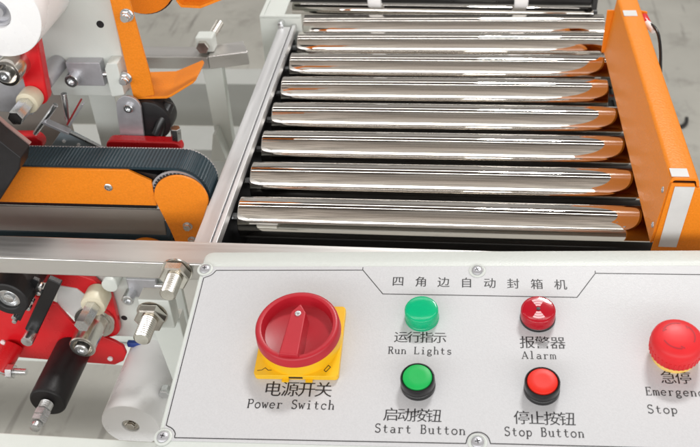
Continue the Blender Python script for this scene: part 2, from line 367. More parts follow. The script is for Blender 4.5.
# label sheet with scooped corners round the screws
LX0, LX1, LY0, LY1 = -174.2, 263, -51, 103.4
SX = [(-173.2, 100.6), (-172.6, -48.6), (41.6, 98.6), (40.6, -46.6), (256, 99), (255, -47)]
sheet = rrect(LX0 + .3, LX1 - .3, LY0, LY1, 1.5)
MB().prism(sheet, 'z', .05, .45).build('label_sheet', M['label'], enc, .15)
def ribbon(mb, pts, w, z, closed=False):
    pts = [Vector((p[0], p[1], 0)) for p in pts]; n = len(pts); vs = []
    for i, p in enumerate(pts):
        a = pts[i - 1] if (i > 0 or closed) else None; b = pts[(i + 1) % n] if (i < n - 1 or closed) else None
        d1 = (p - a).normalized() if a is not None else (b - p).normalized(); d2 = (b - p).normalized() if b is not None else d1
        t = (d1 + d2); t = t.normalized() if t.length > 1e-6 else d1
        nrm = Vector((-t.y, t.x, 0)); k = 1 / max(.5, nrm.dot(Vector((-d1.y, d1.x, 0))))
        vs += [p + nrm * (w / 2 * k) + Vector((0, 0, z)), p - nrm * (w / 2 * k) + Vector((0, 0, z))]
    fs_ = [(2 * i, 2 * i + 1, (2 * i + 3) % (2 * n), (2 * i + 2) % (2 * n)) for i in range(n if closed else n - 1)]
    return mb.add(vs, fs_)
ZI = .62
mb = MB()
BL, BR, BB, BT = -172.6, 261, -48.8, 101.2
rc = 8.2
path = arc(BL, BT - 0.4, rc, 270, 360, 8)               # concave corners
path = [(BL, BB + rc)] + [(BL, BT - rc)] + arc(BL - .5, BT + .5, rc, 280, 350, 8) + [(BL + rc, BT)]
path += [(-27.5, BT - 2)]
path += [(36.5, 99.0)]
mb2 = MB()
ribbon(mb, [(BL + 8.2, BB), (BL + 8.0, BB + 2)] + arc(BL - .5, BB - .5, rc + 1, 20, 75, 6) + [(BL, BB + 9.5), (BL, BT - 9.5)] + arc(BL - .5, BT + .5, rc + 1, 285, 340, 6) + [(BL + 9.0, BT - 1.6), (-73, 99.6), (-46.5, 99.6)], .62, ZI)
ribbon(mb, [(BL + 8.2, BB), (33, -47.6), (33.6, -45.5)] + arc(41, -46.6, 7.6, 170, 10, 10) + [(49, -47.2), (BR - 8, -47.4), (BR, -40), (BR, 90), (BR - 8, 94), (129, 96.2)], .62, ZI)
ribbon(mb, [(-46.5, 102.4), (-46.5, 99.8), (-29.3, 76.2), (113.7, 73.4), (128.9, 96.2), (128.9, 98.6)], .55, ZI + .02)
mb.build('border_line', M['ink'], enc, smooth=False)
for (x, y) in SX:
    mb = MB(); mb.lathe([(0, 6.4), (.5, 6.4), (.9, 5.9), (1.0, 5.2), (.55, 4.7)], (x, y, .42), (0, 0, 1), 36); w = mb.build('screw_cup', M['box'], enc)
    mb = MB(); mb.lathe([(0, 4.3), (1.0, 4.2), (1.9, 3.3), (2.2, 1.9), (2.25, .01)], (x, y, .5), (0, 0, 1), 28)
    mb.build('screw', M['alu'], enc)
    mb = MB(); a = random.uniform(0, 90)
    for k in (0, 90):
        ca, sa = math.cos(math.radians(a + k)), math.sin(math.radians(a + k)); mb.obox((x - ca * 1.8, y - sa * 1.8, 2.62), (x + ca * 1.8, y + sa * 1.8, 2.62), .7, .3)
    mb.build('screw_cross', M['ink'], enc)

# ---------------- writing: monospaced serif Latin drawn as strokes, em = 1, advance .5
def A(cx, cy, rx, ry, a0, a1, n=14): return [(cx + rx * math.cos(math.radians(a0 + (a1 - a0) * i / n)), cy + ry * math.sin(math.radians(a0 + (a1 - a0) * i / n))) for i in range(n + 1)]
XH, CH, AS = .41, .66, .70
T, K = .030, .056   # thin and thick stroke
def sf(x, y, w=.07): return (T, [(x - w, y), (x + w, y)])
GL = {
 'P': [(K, [(.12, 0), (.12, CH)]), sf(.12, .012), sf(.07, CH - .012, .05), (T, [(.12, CH - .012), (.27, CH - .012)]), (K * .8, A(.27, .49, .14, .158, 90, -90)), (T, [(.12, .33), (.27, .33)])],
 'o': [(K * .8, A(.25, .205, .165, .20, 0, 360, 26))],
 'w': [(K * .8, [(.07, XH), (.16, .01)]), (T, [(.16, .01), (.25, .33)]), (K * .8, [(.25, .33), (.34, .01)]), (T, [(.34, .01), (.43, XH)]), sf(.08, XH, .06), sf(.42, XH, .06)],
 'e': [(T, [(.095, .22), (.405, .22)]), (K * .75, A(.25, .21, .16, .195, 5, 320, 24))],
 'r': [(K, [(.17, 0), (.17, XH)]), sf(.17, .012, .09), sf(.13, XH - .012, .05), (T, A(.30, .27, .13, .125, 180, 60, 8)), (K, [(.36, .375), (.40, .345)])],
 'S': [(K * .8, A(.25, .50, .145, .15, 35, 265, 16) + A(.25, .17, .155, .165, 85, -145, 16)), (T, [(.375, .66), (.375, .53)]), (T, [(.11, .0), (.11, .14)])],
 'i': [(K, [(.25, 0), (.25, XH)]), sf(.25, .012, .11), sf(.20, XH - .012, .06), (.075, [(.25, .555), (.25, .625)])],
 't': [(K, [(.22, .57), (.22, .09)]), (T, A(.31, .10, .09, .09, 180, 330, 9)), (T, [(.10, XH - .012), (.38, XH - .012)])],
 'c': [(K * .75, A(.26, .205, .165, .20, 40, 320, 22)), (K, [(.37, .34), (.395, .29)])],
 'h': [(K, [(.13, 0), (.13, AS)]), sf(.13, .012, .07), sf(.10, AS - .012, .045), (T, A(.26, .26, .12, .14, 170, 10, 10)), (K, [(.38, .28), (.38, 0)]), sf(.38, .012, .07)],
 'R': [(K, [(.12, 0), (.12, CH)]), sf(.12, .012), sf(.07, CH - .012, .05), (T, [(.12, CH - .012), (.25, CH - .012)]), (K * .8, A(.25, .50, .13, .148, 90, -90)), (T, [(.12, .35), (.25, .35)]), (K, [(.25, .35), (.40, .015)]), sf(.43, .012, .04)],
 'u': [(K, [(.13, XH), (.13, .13)]), sf(.09, XH - .012, .045), (T, A(.235, .13, .105, .12, 180, 330, 9)), (K, [(.37, 0), (.37, XH)]), sf(.33, XH - .012, .045), sf(.41, .012, .045)],
 'n': [(K, [(.13, 0), (.13, XH)]), sf(.13, .012, .07), sf(.10, XH - .012, .045), (T, A(.255, .26, .12, .14, 165, 10, 10)), (K, [(.375, .28), (.375, 0)]), sf(.375, .012, .07)],
 'L': [(K, [(.13, 0), (.13, CH)]), sf(.13, CH - .012, .08), (T, [(.06, .012), (.42, .012), (.43, .15)])],
 'g': [(K * .75, A(.23, .27, .125, .135, 0, 360, 22)), (T, [(.33, .37), (.42, .40)]), (T, A(.15, .09, .05, .06, 120, 250, 6)), (K * .75, A(.245, -.07, .155, .095, 0, 360, 22)), (T, [(.13, .035), (.33, .025)])],
 's': [(K * .75, A(.25, .305, .12, .095, 40, 265, 12) + A(.25, .105, .13, .10, 85, -145, 12)), (T, [(.355, .40), (.355, .32)]), (T, [(.125, .01), (.125, .09)])],
 'A': [(T, [(.06, .012), (.235, CH)]), (K, [(.235, CH), (.43, .012)]), (T, [(.135, .22), (.345, .22)]), sf(.07, .012, .06), sf(.43, .012, .06)],
 'l': [(K, [(.25, 0), (.25, AS)]), sf(.25, .012, .11), sf(.20, AS - .012, .06)],
 'a': [(T, A(.23, .30, .125, .10, 150, 20, 9)), (K, [(.355, .32), (.355, .07)]), (T, A(.40, .06, .045, .05, 180, 320, 5)), (K * .75, A(.235, .12, .13, .11, 60, 340, 18))],
 'm': [(K * .85, [(.08, 0), (.08, XH)]), sf(.08, .012, .05), sf(.055, XH - .012, .03), (T, A(.165, .28, .08, .12, 165, 10, 8)), (K * .85, [(.25, .30), (.25, 0)]), sf(.25, .012, .05), (T, A(.335, .28, .08, .12, 165, 10, 8)), (K * .85, [(.42, .30), (.42, 0)]), sf(.42, .012, .05)],
 'B': [(K, [(.12, 0), (.12, CH)]), (T, [(.05, .012), (.26, .012)]), (T, [(.05, CH - .012), (.25, CH - .012)]), (K * .8, A(.25, .505, .115, .143, 90, -90)), (T, [(.12, .355), (.26, .355)]), (K * .8, A(.26, .185, .14, .172, 90, -90))],
 'p': [(K, [(.12, -.19), (.12, XH)]), sf(.12, -.18, .07), sf(.09, XH - .012, .045), (K * .75, A(.255, .205, .14, .195, 150, -150, 18))],
 'y': [(K, [(.08, XH), (.25, .02)]), (T, [(.42, XH), (.22, -.10)]), (K * .8, A(.15, -.10, .07, .07, 0, -120, 6)), sf(.09, XH - .012, .06), sf(.41, XH - .012, .06)],
 'E': [(K, [(.12, 0), (.12, CH)]), (T, [(.05, .012), (.41, .012), (.42, .14)]), (T, [(.05, CH - .012), (.39, CH - .012), (.40, .54)]), (T, [(.12, .345), (.30, .345)]), (T, [(.30, .26), (.30, .43)])],
}
GL_k = 0
def latin(text, x, y, em, adv, slope=0.0, m='ink'):
    mb = MB(); cnt = 0
    for i, ch in enumerate(text):
        if ch == ' ': continue
        for w, pts in GL[ch]:
            cnt += 1
            ribbon(mb, [(x + i * adv + p[0] * 2 * adv, y + slope * i * adv + p[1] * em) for p in pts], w * em * 1.5, ZI + .0015 * (cnt % 9))
    return mb.build('lettering', M[m], enc, smooth=False)
def hanzi(text, x, y, em, pitch, slope=0.0, m='ink', thin=.009, thick=-.003, stretch=1.0):
    """Chinese characters: x, y is the middle of the first one; horizontals thinner than verticals"""
    vs = []; fs_ = []
    for i, ch in enumerate(text):
        c = bpy.data.curves.new('t', 'FONT'); c.body = ch; c.align_x = 'LEFT'; c.resolution_u = 3; c.size = 1.0
        o = bpy.data.objects.new('t', c); COL.objects.link(o)
        dg = bpy.context.evaluated_depsgraph_get(); me = bpy.data.meshes.new_from_object(o.evaluated_get(dg)); bpy.data.objects.remove(o)
        bm = bmesh.new(); bm.from_mesh(me); bmesh.ops.remove_doubles(bm, verts=bm.verts, dist=1e-5)
        mv = {}
        for e in bm.edges:
            if len(e.link_faces) != 1: continue
            f = e.link_faces[0]; a, b = e.verts; d = (b.co - a.co)
            if d.length < 1e-7: continue
            n_ = Vector((d.y, -d.x, 0)).normalized(); mid = (a.co + b.co) / 2
            if n_.dot(f.calc_center_median() - mid) > 0: n_ = -n_
            for v_ in (a, b): mv.setdefault(v_, []).append(n_)
        for v_, ns in mv.items():
            ax = max(ns, key=lambda q: abs(q.x)); ay = max(ns, key=lambda q: abs(q.y))
            v_.co.x -= ax.x * thick; v_.co.y -= ay.y * thin
        xs = [v_.co.x for v_ in bm.verts]; ys_ = [v_.co.y for v_ in bm.verts]
        k = len(vs); bm.verts.index_update()
        ox = .5 ; oy = .38
        cx = (min(xs) + max(xs)) / 2
        for v_ in bm.verts:
            vs.append((x + i * pitch + (v_.co.x - cx) * em * stretch, y + slope * i * pitch + (v_.co.y - CJY) * em, ZI))
        for f in bm.faces: fs_.append(tuple(k + v_.index for v_ in f.verts))
        bm.free()
    return MB().add(vs, fs_).build('lettering', M[m], enc, smooth=False)
CJY = .36
hanzi('四角边自动封箱机', -18.4, 88.4, 10.4, 17.3, -.026, thin=.007, thick=-.006, stretch=.92)
hanzi('电源开关', -101.2, -8.8, 13.2, 11.9, 0)
latin('Power Switch', -118.3, -24.4, 10.6, 5.18, .0)
hanzi('运行指示', -13.6, 36.6, 10.4, 9.3, -.01)
latin('Run Lights', -22.6, 22.0, 9.2, 4.62, .0)
hanzi('启动按钮', -17.6, -27.2, 11.0, 9.75, -.015)
latin('Start Button', -28.0, -41.0, 9.9, 5.1, -.006)
hanzi('报警器', 76.0, 33.0, 11.2, 10.6, -.01)
latin('Alarm', 71.6, 19.2, 9.2, 4.8, .0)
hanzi('停止按钮', 69.6, -27.6, 11.0, 9.85, -.01)
latin('Stop Button', 57.6, -41.2, 9.9, 4.72, .0)
hanzi('急停', 168.0, 5.4, 10.8, 9.6, -.01, m='ink')
latin('Emergency', 151.4, -8.6, 9.6, 4.75, -.01)
latin('Stop', 150.6, -22.2, 9.6, 5.0, .0)

# ---------------- power switch
sw = None
mb = MB(); poly = rrect(-116.3, -55.5, -1.0, 60.5, 3)
mb.prism(poly, 'z', .5, 5.5); mb.lathe([(5, 30.2), (14.5, 29.4), (15.5, 28.6), (15.5, 24), (7, 23.4)], (-85.8, 29.5, 0), (0, 0, 1), 72)
sw = mb.build('power_switch', M['yellow'], enc, .5); sw['label'] = 'yellow base with round collar under the red rotary switch'
enc_parent = box
sw.parent = box
mb = MB(); mb.box(-96, -91, -3.2, -1.1, .5, 1.8); mb.box(-79, -74, -3.2, -1.1, .5, 1.8); mb.build('latch_tab', M['yellow'], sw)
MB().box(-91, -81, -1.1, -.9, 2.2, 4.2).build('latch_slot', M['ink'], sw)
def mark(pts, w, z): return ribbon(MB(), pts, w, z).build('switch_mark', M['ink'], sw, smooth=False)
mark([(-114, 3.0), (-110.5, 3.6), (-108.5, 5.4), (-106.0, 3.4), (-103.5, 3.6)], .45, 5.62)
mark([(-66, 4), (-63.2, 8.2), (-61.6, 6.6), (-64.4, 2.8), (-66, 4)], .5, 5.62)
mb = MB(); cx, cy = -85.8, 29.5
mb.lathe([(15.6, 30.0), (16.2, 30.8), (23.2, 30.2), (24.4, 29.2), (24.7, 27.6), (24.2, 25.9), (20, 24.7), (7, 24.0), (6.2, 23.0), (6.2, .01)], (cx, cy, 0), (0, 0, 1), 88)
kn = mb.build('rotary_ring', M['switchred'], sw, ang=50)
mb = MB()
prof = [(-8.6, -28.5), (8.6, -28.5), (6.8, 9), (0, 18.5), (-6.8, 9)]
top = [(-6.8, -27.6), (6.8, -27.6), (5.4, 8.6), (0, 16.4), (-5.4, 8.6)]
n = 5; th = math.radians(-4)
def rt(p): return (cx + p[0] * math.cos(th) - p[1] * math.sin(th), cy + p[0] * math.sin(th) + p[1] * math.cos(th))
vs = [(*rt(p), 6.0) for p in prof] + [(*rt(p), 28.0) for p in top]
mb.add(vs, [tuple(range(5))[::-1], tuple(range(5, 10))] + [(i, (i + 1) % 5, (i + 1) % 5 + 5, i + 5) for i in range(5)])
mb.build('rotary_handle', M['switchred'], sw, .9)
mb = MB(); p = rt((0, 7.0)); mb.lathe([(0, 2.4), (.9, 2.2), (1.0, 1.3), (.3, 1.0), (.3, .01)], (*p, 27.8), (0, 0, 1), 20); mb.build('screw', M['zinc'], sw)
for a in (25, 48, 195, 222):
    ca, sa = math.cos(math.radians(a)), math.sin(math.radians(a))
    mb = MB(); mb.obox((cx + ca * 20.5 - sa * 3, cy + sa * 20.5 + ca * 3, 6.6), (cx + ca * 20.5 + sa * 3, cy + sa * 20.5 - ca * 3, 6.6), 4.2, .5)
    mb.build('lock_hole', M['yellow'] if a in (48, 195) else M['ink'], sw)

# ---------------- round buttons
def lamp_unit(x, y, lens, label, deco=None):
    mb = MB(); mb.lathe([(.45, 12.6), (2.6, 12.6), (3.0, 12.2), (3.0, 11)], (x, y, 0), (0, 0, 1), 56)
    b_ = mb.build('indicator_light', M['blackp'] if deco else M[lens], box); b_['label'] = label
    mb = MB(); mb.lathe([(2.6, 12.3), (5, 12.4), (10.2, 12.2), (11.0, 11.8), (11.3, 11.2), (11.4, 10.6), (11.6, 6), (11.7, .01)], (x, y, 0), (0, 0, 1), 64)
    l_ = mb.build('lens', M[lens], b_, ang=60)
    # frosted inner dome below the clear lens
    mb = MB(); mb.lathe([(2.7, 10.6), (9.6, 10.4), (10.3, 9.8), (10.5, .01)], (x, y, 0), (0, 0, 1), 40)
    mb.build('diffuser', M['lens_core_' + lens], b_)
    return b_
M['lens_core_lensgreen'] = mat('green_diffuser', (.04, .86, .42), .5, 0, .02)
M['lens_core_lensred'] = mat('red_diffuser', (.60, .02, .05), .5, 0, .02)
g = lamp_unit(1.0, 54.2, 'lensgreen', 'green run indicator lamp')
al = lamp_unit(84.4, 54.4, 'lensred', 'red alarm buzzer lamp with pale fan mark', True)
mb = MB()
for a0 in (60, 240):
    for r0_, r1_ in ((2.6, 4.2), (4.7, 6.4), (6.9, 8.6)):
        q = A(84.4, 54.4, r0_, r0_, a0, a0 + 60, 8) + A(84.4, 54.4, r1_, r1_, a0 + 60, a0, 8)
        mb.prism(q, 'z', 11.62, 11.85)
mb.build('fan_mark', mat('pale_pink_print', (.80, .42, .44), .5), al)
MB().lathe([(11.6, 1.5), (12.0, 1.4), (12.1, .01)], (84.4, 54.4, 0), (0, 0, 1), 16).build('sounder_hole', M['ink'], al)
def push(x, y, cap, label):
    mb = MB(); mb.lathe([(.45, 12.0), (3.6, 12.0), (4.0, 11.5), (4.4, 11.4), (5.0, 11.9), (10.4, 11.8), (11.2, 11.5), (11.4, 10.9), (11.1, 10.5), (8, 10.4)], (x, y, 0), (0, 0, 1), 64)
    b_ = mb.build('push_button', M['blackp'], box, ang=50); b_['label'] = label
    mb = MB(); mb.lathe([(6, 10.1), (11.2, 10.1), (11.9, 9.8), (12.2, 9.2), (12.2, 5), (12.1, .01)], (x, y, 0), (0, 0, 1), 56)
    mb.build('cap', M[cap], b_, ang=60)
push(0.3, -4.2, 'capgreen', 'green start push button in black bezel')
push(83.9, -6.0, 'capred', 'red stop push button in black bezel')
# emergency stop
ex, ey = 174.0, 23.6
mb = MB(); mb.lathe([(.45, 14.8), (3.5, 14.6), (6, 14.0), (7, 13)], (ex, ey, 0), (0, 0, 1), 56)
es = mb.build('emergency_stop_button', M['amber'], box, ang=50); es['label'] = 'red mushroom emergency stop on pale yellow collar'
pr = [(5.0, 10.5), (5.5, 15.2), (6.3, 16.4), (9, 17.0), (16.5, 17.2), (19.4, 16.5), (21.4, 15.0), (22.6, 13.0), (23.6, 9), (24.1, 4.5), (24.2, .01)]
mb = MB(); mb.lathe(pr, (ex, ey, 0), (0, 0, 1), 80)
mu = mb.build('mushroom_head', M['stopred'], es, ang=70)
mb = MB()
for k in range(36):
    a = 2 * math.pi * k / 36; mb.obox((ex + 16.75 * math.cos(a), ey + 16.75 * math.sin(a), 7.0), (ex + 17.1 * math.cos(a), ey + 17.1 * math.sin(a), 13.5), 1.1, .7, (math.cos(a), math.sin(a), 0.01))
mb.build('grip_rib', M['stopred'], es)
mb = MB()
for a0 in (200, 330, 75):
    ribbon(mb, A(ex, ey, 10.4, 10.4, a0, a0 + 75, 12), .9, 0)
    e = a0 + 78; tip = (ex + 10.4 * math.cos(math.radians(e + 6)), ey + 10.4 * math.sin(math.radians(e + 6)))
    ribbon(mb, [(ex + 8.7 * math.cos(math.radians(e - 8)), ey + 8.7 * math.sin(math.radians(e - 8))), tip], .9, 0)
for i, v_ in enumerate(mb.v):
    r_ = math.hypot(v_.x - ex, v_.y - ey); v_.z = (23.6 - (r_ - 9) / 4 * 1.0 if r_ > 9 else 23.6 + (9 - r_) / 4.5 * .5) + .12
mb.build('turn_arrow', mat('dark_red_print', (.45, .02, .03), .5), es, smooth=False)

# ================================================================== SIDE BELT DRIVE
bd = thing('side_belt_drive', 'orange covered drive unit with ribbed blue black belt left of the rollers', 'belt drive', (-120, 15, 0))
# belt loop in the XZ plane, ribs across its width
def loop_path():
    pts = [(-430, 45)]
    for x in range(-420, -56, 4): pts.append((x, 45))
    pts += arc(-56, 16.5, 28.5, 90, -20, 16)
    pts += [(-30 - i * 5, 4 - i * 4.2) for i in range(1, 9)]
    pts += [(x, -42) for x in range(-75, -430, -4)]
    return pts
lp = loop_path(); vs = []; fs_ = []
# resample evenly, so that the ribs keep one pitch
res = [Vector((lp[0][0], lp[0][1]))]; step = .84; acc = 0
for i in range(len(lp) - 1):
    a, b = Vector(lp[i]), Vector(lp[i + 1]); L = (b - a).length; t = step - acc
    while t <= L: res.append(a + (b - a) * (t / L)); t += step
    acc = (acc + L) % step if L + acc >= step else acc + L
for i, p in enumerate(res):
    a = res[max(0, i - 1)]; b = res[min(len(res) - 1, i + 1)]; d = (b - a).normalized(); nrm = Vector((-d.y, d.x))
    h = (0, .55, .55, 0)[i % 4] if True else 0
    for k, yy in enumerate((2.5, 33.5)):
        vs.append((p.x + nrm.x * h, yy, p.y + nrm.y * h)); vs.append((p.x - nrm.x * 2.4, yy, p.y - nrm.y * 2.4))
for i in range(len(res) - 1):
    q, w = 4 * i, 4 * (i + 1)
    fs_ += [(q, q + 2, w + 2, w), (q + 1, w + 1, w + 3, q + 3), (q, w, w + 1, q + 1), (q + 2, q + 3, w + 3, w + 2)]
MB().add(vs, fs_).build('ribbed_belt', M['belt'], bd, smooth=False)
# pale fabric edges of the belt (toothed line along its far and near edge)
mb = MB()
for yy in (33.9,):
    for i in range(0, len(res) - 3, 3):
        a, b = res[i], res[min(i + 2, len(res) - 1)]
        if a.y < -30: continue
        mb.obox((a.x, yy, a.y), (b.x, yy, b.y), .6, 1.4, (0, 1, 0))
mb.build('belt_edge', M['beltedge'], bd, smooth=False)
mb = MB()
for i in range(0, len(res) - 3, 3):
    a, b = res[i], res[min(i + 2, len(res) - 1)]
    if a.y > -38: continue
    mb.obox((a.x, 2.0, a.y + 2), (b.x, 2.0, b.y + 2), .8, 2.0, (0, 1, 0))
mb.build('belt_teeth', M['dark'], bd, smooth=False)
mb = MB(); mb.prism([(-430, 43), (-99, 43), (-79, 32), (-79, 4), (-430, 3)], 'y', 0, 3)
cv = mb.build('side_cover', M['orange'], bd, .6)
mb = MB(); mb.lathe([(0, 4), (.8, 3.9), (1.3, 3.2), (1.4, 1.8), (.7, 1.5), (.7, .01)], (-121, 0, 24), (0, -1, 0), 24); mb.build('screw', M['zinc'], cv)
disc = arc(-53, 15, 25.2, 20, 200, 24) + [(-79.5, 0), (-79, -36), (-74, -62), (-54, -62), (-44, -40), (-32, 0)]
disc = arc(-53, 15, 25.2, -8, 190, 28) + [(-70, -22), (-63, -62), (-46, -62), (-42.5, -22)]
mb = MB(); mb.prism(disc, 'y', -3.2, -.4); pc = mb.build('pulley_cover', M['orange'], bd, .6)
for x, z in ((-52, -16), (-50, -33)):
    mb = MB(); mb.lathe([(0, 4.6), (.8, 4.6)], (x, -3.2, z), (0, -1, 0), 24); hexa(mb, (x, -4.0, z), (x, -7.5, z), 6.5); mb.build('bolt', M['zinc'], pc)
mb = MB(); mb.cyl((-56, .2, 16.5), (-56, 34, 16.5), 22.4, 48)
for k in range(40):
    a = 2 * math.pi * k / 40; mb.obox((-56 + 23.2 * math.cos(a), .2, 16.5 + 23.2 * math.sin(a)), (-56 + 23.2 * math.cos(a), 34, 16.5 + 23.2 * math.sin(a)), 1.8, 1.8, (math.cos(a), 0, math.sin(a)))
mb.build('toothed_pulley', M['dark'], bd)
MB().lathe([(0, 25.2), (0, 26), (1.2, 26), (1.2, 25.2)], (-56, 1.2, 16.5), (0, 1, 0), 60).build('pulley_rim', M['alu'], bd)
MB().prism([(-430, -8), (-78, -8), (-80, -38), (-430, -38)], 'y', 9, 11).build('guide_panel', M['greypanel'], bd, .4)
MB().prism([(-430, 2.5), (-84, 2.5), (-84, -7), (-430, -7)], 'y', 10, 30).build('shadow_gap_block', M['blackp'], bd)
MB().box(-430, -90, 3.4, 8.6, -43.5, -40.5).build('orange_strip', M['orange'], bd, .4)
MB().prism([(-430, 41), (-99, 41), (-72, 36), (-72, 4), (-430, 4)], 'y', 4, 31).build('inner_block', M['blackp'], bd)  # black block added inside the belt loop so the gap stays dark
MB().prism(arc(-97, -57, 22, 15, 165, 16), 'y', -1.5, 1.5).build('lower_pulley_cover', M['orange'], bd, .5)
MB().box(-430, -64, 12, 34, -70, -46).build('lower_beam', M['dark'], bd)

# ================================================================== UPPER TAPE HEAD
th_ = thing('upper_tape_head', 'upper left tape head with white roller, red arm and pale side plate', 'tape head', (-190, 100, 62))
TH = 'tape heads'
th_['group'] = TH
pl = MB().prism([(-203, 62), (-136, 62), (-123, 68.5), (-122, 162), (-121, 262), (-300, 262), (-300, 140), (-211, 120)], 'y', 100, 106).build('side_plate', M['frame'], th_, .8)
mb = MB(); mb.lathe([(0, 3.6), (.25, 3.6), (.25, 2.7), (.1, .01)], (-137, 100, 138), (0, -1, 0), 24); mb.build('bolt_hole', M['ink'], pl)
tb = MB().box(-176, -142, 89, 99.8, 79, 104).build('tension_block', M['alu'], th_, .8)
socket_screw('cap_screw', tb, (-171, 89.5, 88), (-171, 81, 88), 6.6)
MB().cyl((-146, 93, 90), (-118, 93, 90), 3.4, 20).build('tension_rod', M['zinc'], tb)
MB().prism([(-136, 70), (-122.5, 72), (-122.5, 106), (-133, 106), (-136, 100)], 'y', 84, 99.8).build('tension_lug', M['frame'], th_, 1)
mb = MB(); mb.lathe([(14, 12.9), (1, 13.2), (0, 14.2), (0, 38.4), (.6, 39.6), (2.2, 40), (69, 40), (70, 39), (70, 13)], (-196, 30, 180), (0, 1, 0), 80)
wr = mb.build('white_roller', M['white'], th_)
mb = MB(); mb.lathe([(13, 12.8), (5, 12.8), (5, 10.5), (9, 10), (9.5, 5.5), (5, 5), (5, .01)], (-196, 30, 180), (0, 1, 0), 40); mb.build('bearing', M['alu'], wr)
ra = MB().prism([(-207, 185), (-172, 185), (-176, 137), (-181, 90)] + arc(-191, 91, 10, -10, -170, 8) + [(-199, 137)], 'y', 48, 60).build('red_arm', M['red'], th_, 2)
mb = MB(); mb.ccyl((-194, 32, 92), (-194, 47.8, 92), 10.5, 1.5, 36); mb.build('nylon_washer', M['cream'], ra)
mb = MB(); hexa(mb, (-194, 6, 92), (-194, 32, 92), 12.5, c=1.5); mb.build('hex_bolt', M['zinc'], ra)
MB().ccyl((-188, 62, 98), (-188, 99.8, 98), 8.5, 1, 32).build('spacer_bush', M['alu'], th_)
mb = MB(); mb.prism(arc(-206, 120, 26, -60, 200, 24) + [(-240, 72), (-203, 68)], 'y', 52, 56); mb.build('hub_plate', M['alu'], th_, .8)
mb = MB(); mb.lathe([(0, 12.5), (26, 12.5), (27, 11.8), (27, 9.2), (20, 9), (20, .01)], (-200, 52, 126), (0, -1, 0), 40); hb = mb.build('bearing_hub', M['nickel'], th_)
mb = MB(); mb.lathe([(0, 6), (12, 6), (12.8, 5), (12.8, 2.6), (10, 2.4), (10, .01)], (-200, 32, 126), (0, -1, 0), 28); mb.build('shaft_end', M['zinc'], hb)
# black cutter guard at the frame's left edge
MB().prism([(-260, 112), (-205, 112), (-194, 96), (-177, 76), (-182, 64), (-221, 18), (-262, -10)], 'y', -32, -12).build('cutter_guard', M['black'], th_, 1.2)
MB().prism([(-208, 112), (-205, 112.5), (-193.5, 96.5), (-177, 77), (-179, 76), (-196, 94)], 'y', -11.8, -8).build('guard_edge', mat('pinkish_steel_edge', (.45, .30, .28), .4, .3), th_)

# orange guide bracket
ob = thing('guide_bracket', 'folded orange guide bracket bolted to the edge of the upper side plate', 'bracket', (-105, 90, 68))
bk = MB(); bk.prism([(-118.5, 262), (-99, 262), (-99, 166), (-94.5, 92), (-94.5, 70), (-116, 66)], 'y', 88, 91)
bk.build('upright', M['orange'], ob, .8)
mb = MB()
top_ = [(-116, 88, 68), (-83, 91, 68), (-87, 141, 68), (-114, 139, 68)]
def slab(mb, pts, t):
    n_ = len(pts); vs = [Vector(p) for p in pts] + [Vector(p) - Vector((0, 0, t)) for p in pts]
    return mb.add(vs, [tuple(range(n_)), tuple(range(n_, 2 * n_))[::-1]] + [(i, (i + 1) % n_, (i + 1) % n_ + n_, i + n_) for i in range(n_)])
vs = [(-116, 88, 68), (-84, 90, 68), (-79, 91, 69.5), (-58, 100, 79.5), (-56, 104, 80.5), (-57, 140, 79), (-60, 146, 78), (-83, 142, 69.5), (-88, 141, 68), (-114, 139, 68)]
low = [(x, y, z - 2.6) for x, y, z in vs]
mb.add(vs + low, [(0, 1, 8, 9), (1, 2, 7, 8), (2, 3, 6, 7), (3, 4, 5, 6), (10, 19, 18, 11), (11, 18, 17, 12), (12, 17, 16, 13), (13, 16, 15, 14)] + [(i, i + 10, (i + 1) % 10 + 10, (i + 1) % 10) for i in range(10)])
mb.build('foot_flap', M['orange'], ob, .6)
for x, z in ((-104, 153), (-119, 89)):
    mb = MB(); mb.lathe([(0, 6.2), (1, 6.2)], (x, 88, z), (0, -1, 0), 28); hexa(mb, (x, 87, z), (x, 81, z), 8.5); mb.cyl((x, 81, z), (x, 78.5, z), 3.4, 18)
    mb.build('bolt', M['zinc'], ob)
oc = MB().prism(arc(-111, 159, 34, 0, 360, 40)[:-1], 'y', 150, 153).build('side_disc', M['orange'], None, .8)
tag(oc, 'orange round cover disc cut off by the top edge of the photo', 'cover')
MB().prism(arc(-111, 159, 35.5, 0, 360, 40)[:-1], 'y', 153.2, 168).build('disc_drum', M['blackp'], oc)
ow = MB().prism([(-78, 180), (-72, 147), (-68, 140), (-49, 139), (-23, 149), (-13, 180)], 'y', 149, 152).build('orange_flap', M['orange'], None, .8)
tag(ow, 'orange pointed flap at the top edge left of the rail', 'flap')
MB().prism([(-72, 147), (-68, 140), (-49, 139), (-23, 149), (-25, 151), (-49, 141.5), (-67, 142.5), (-70, 147)], 'y', 132, 148.8).build('folded_edge', M['orange'], ow, .5)

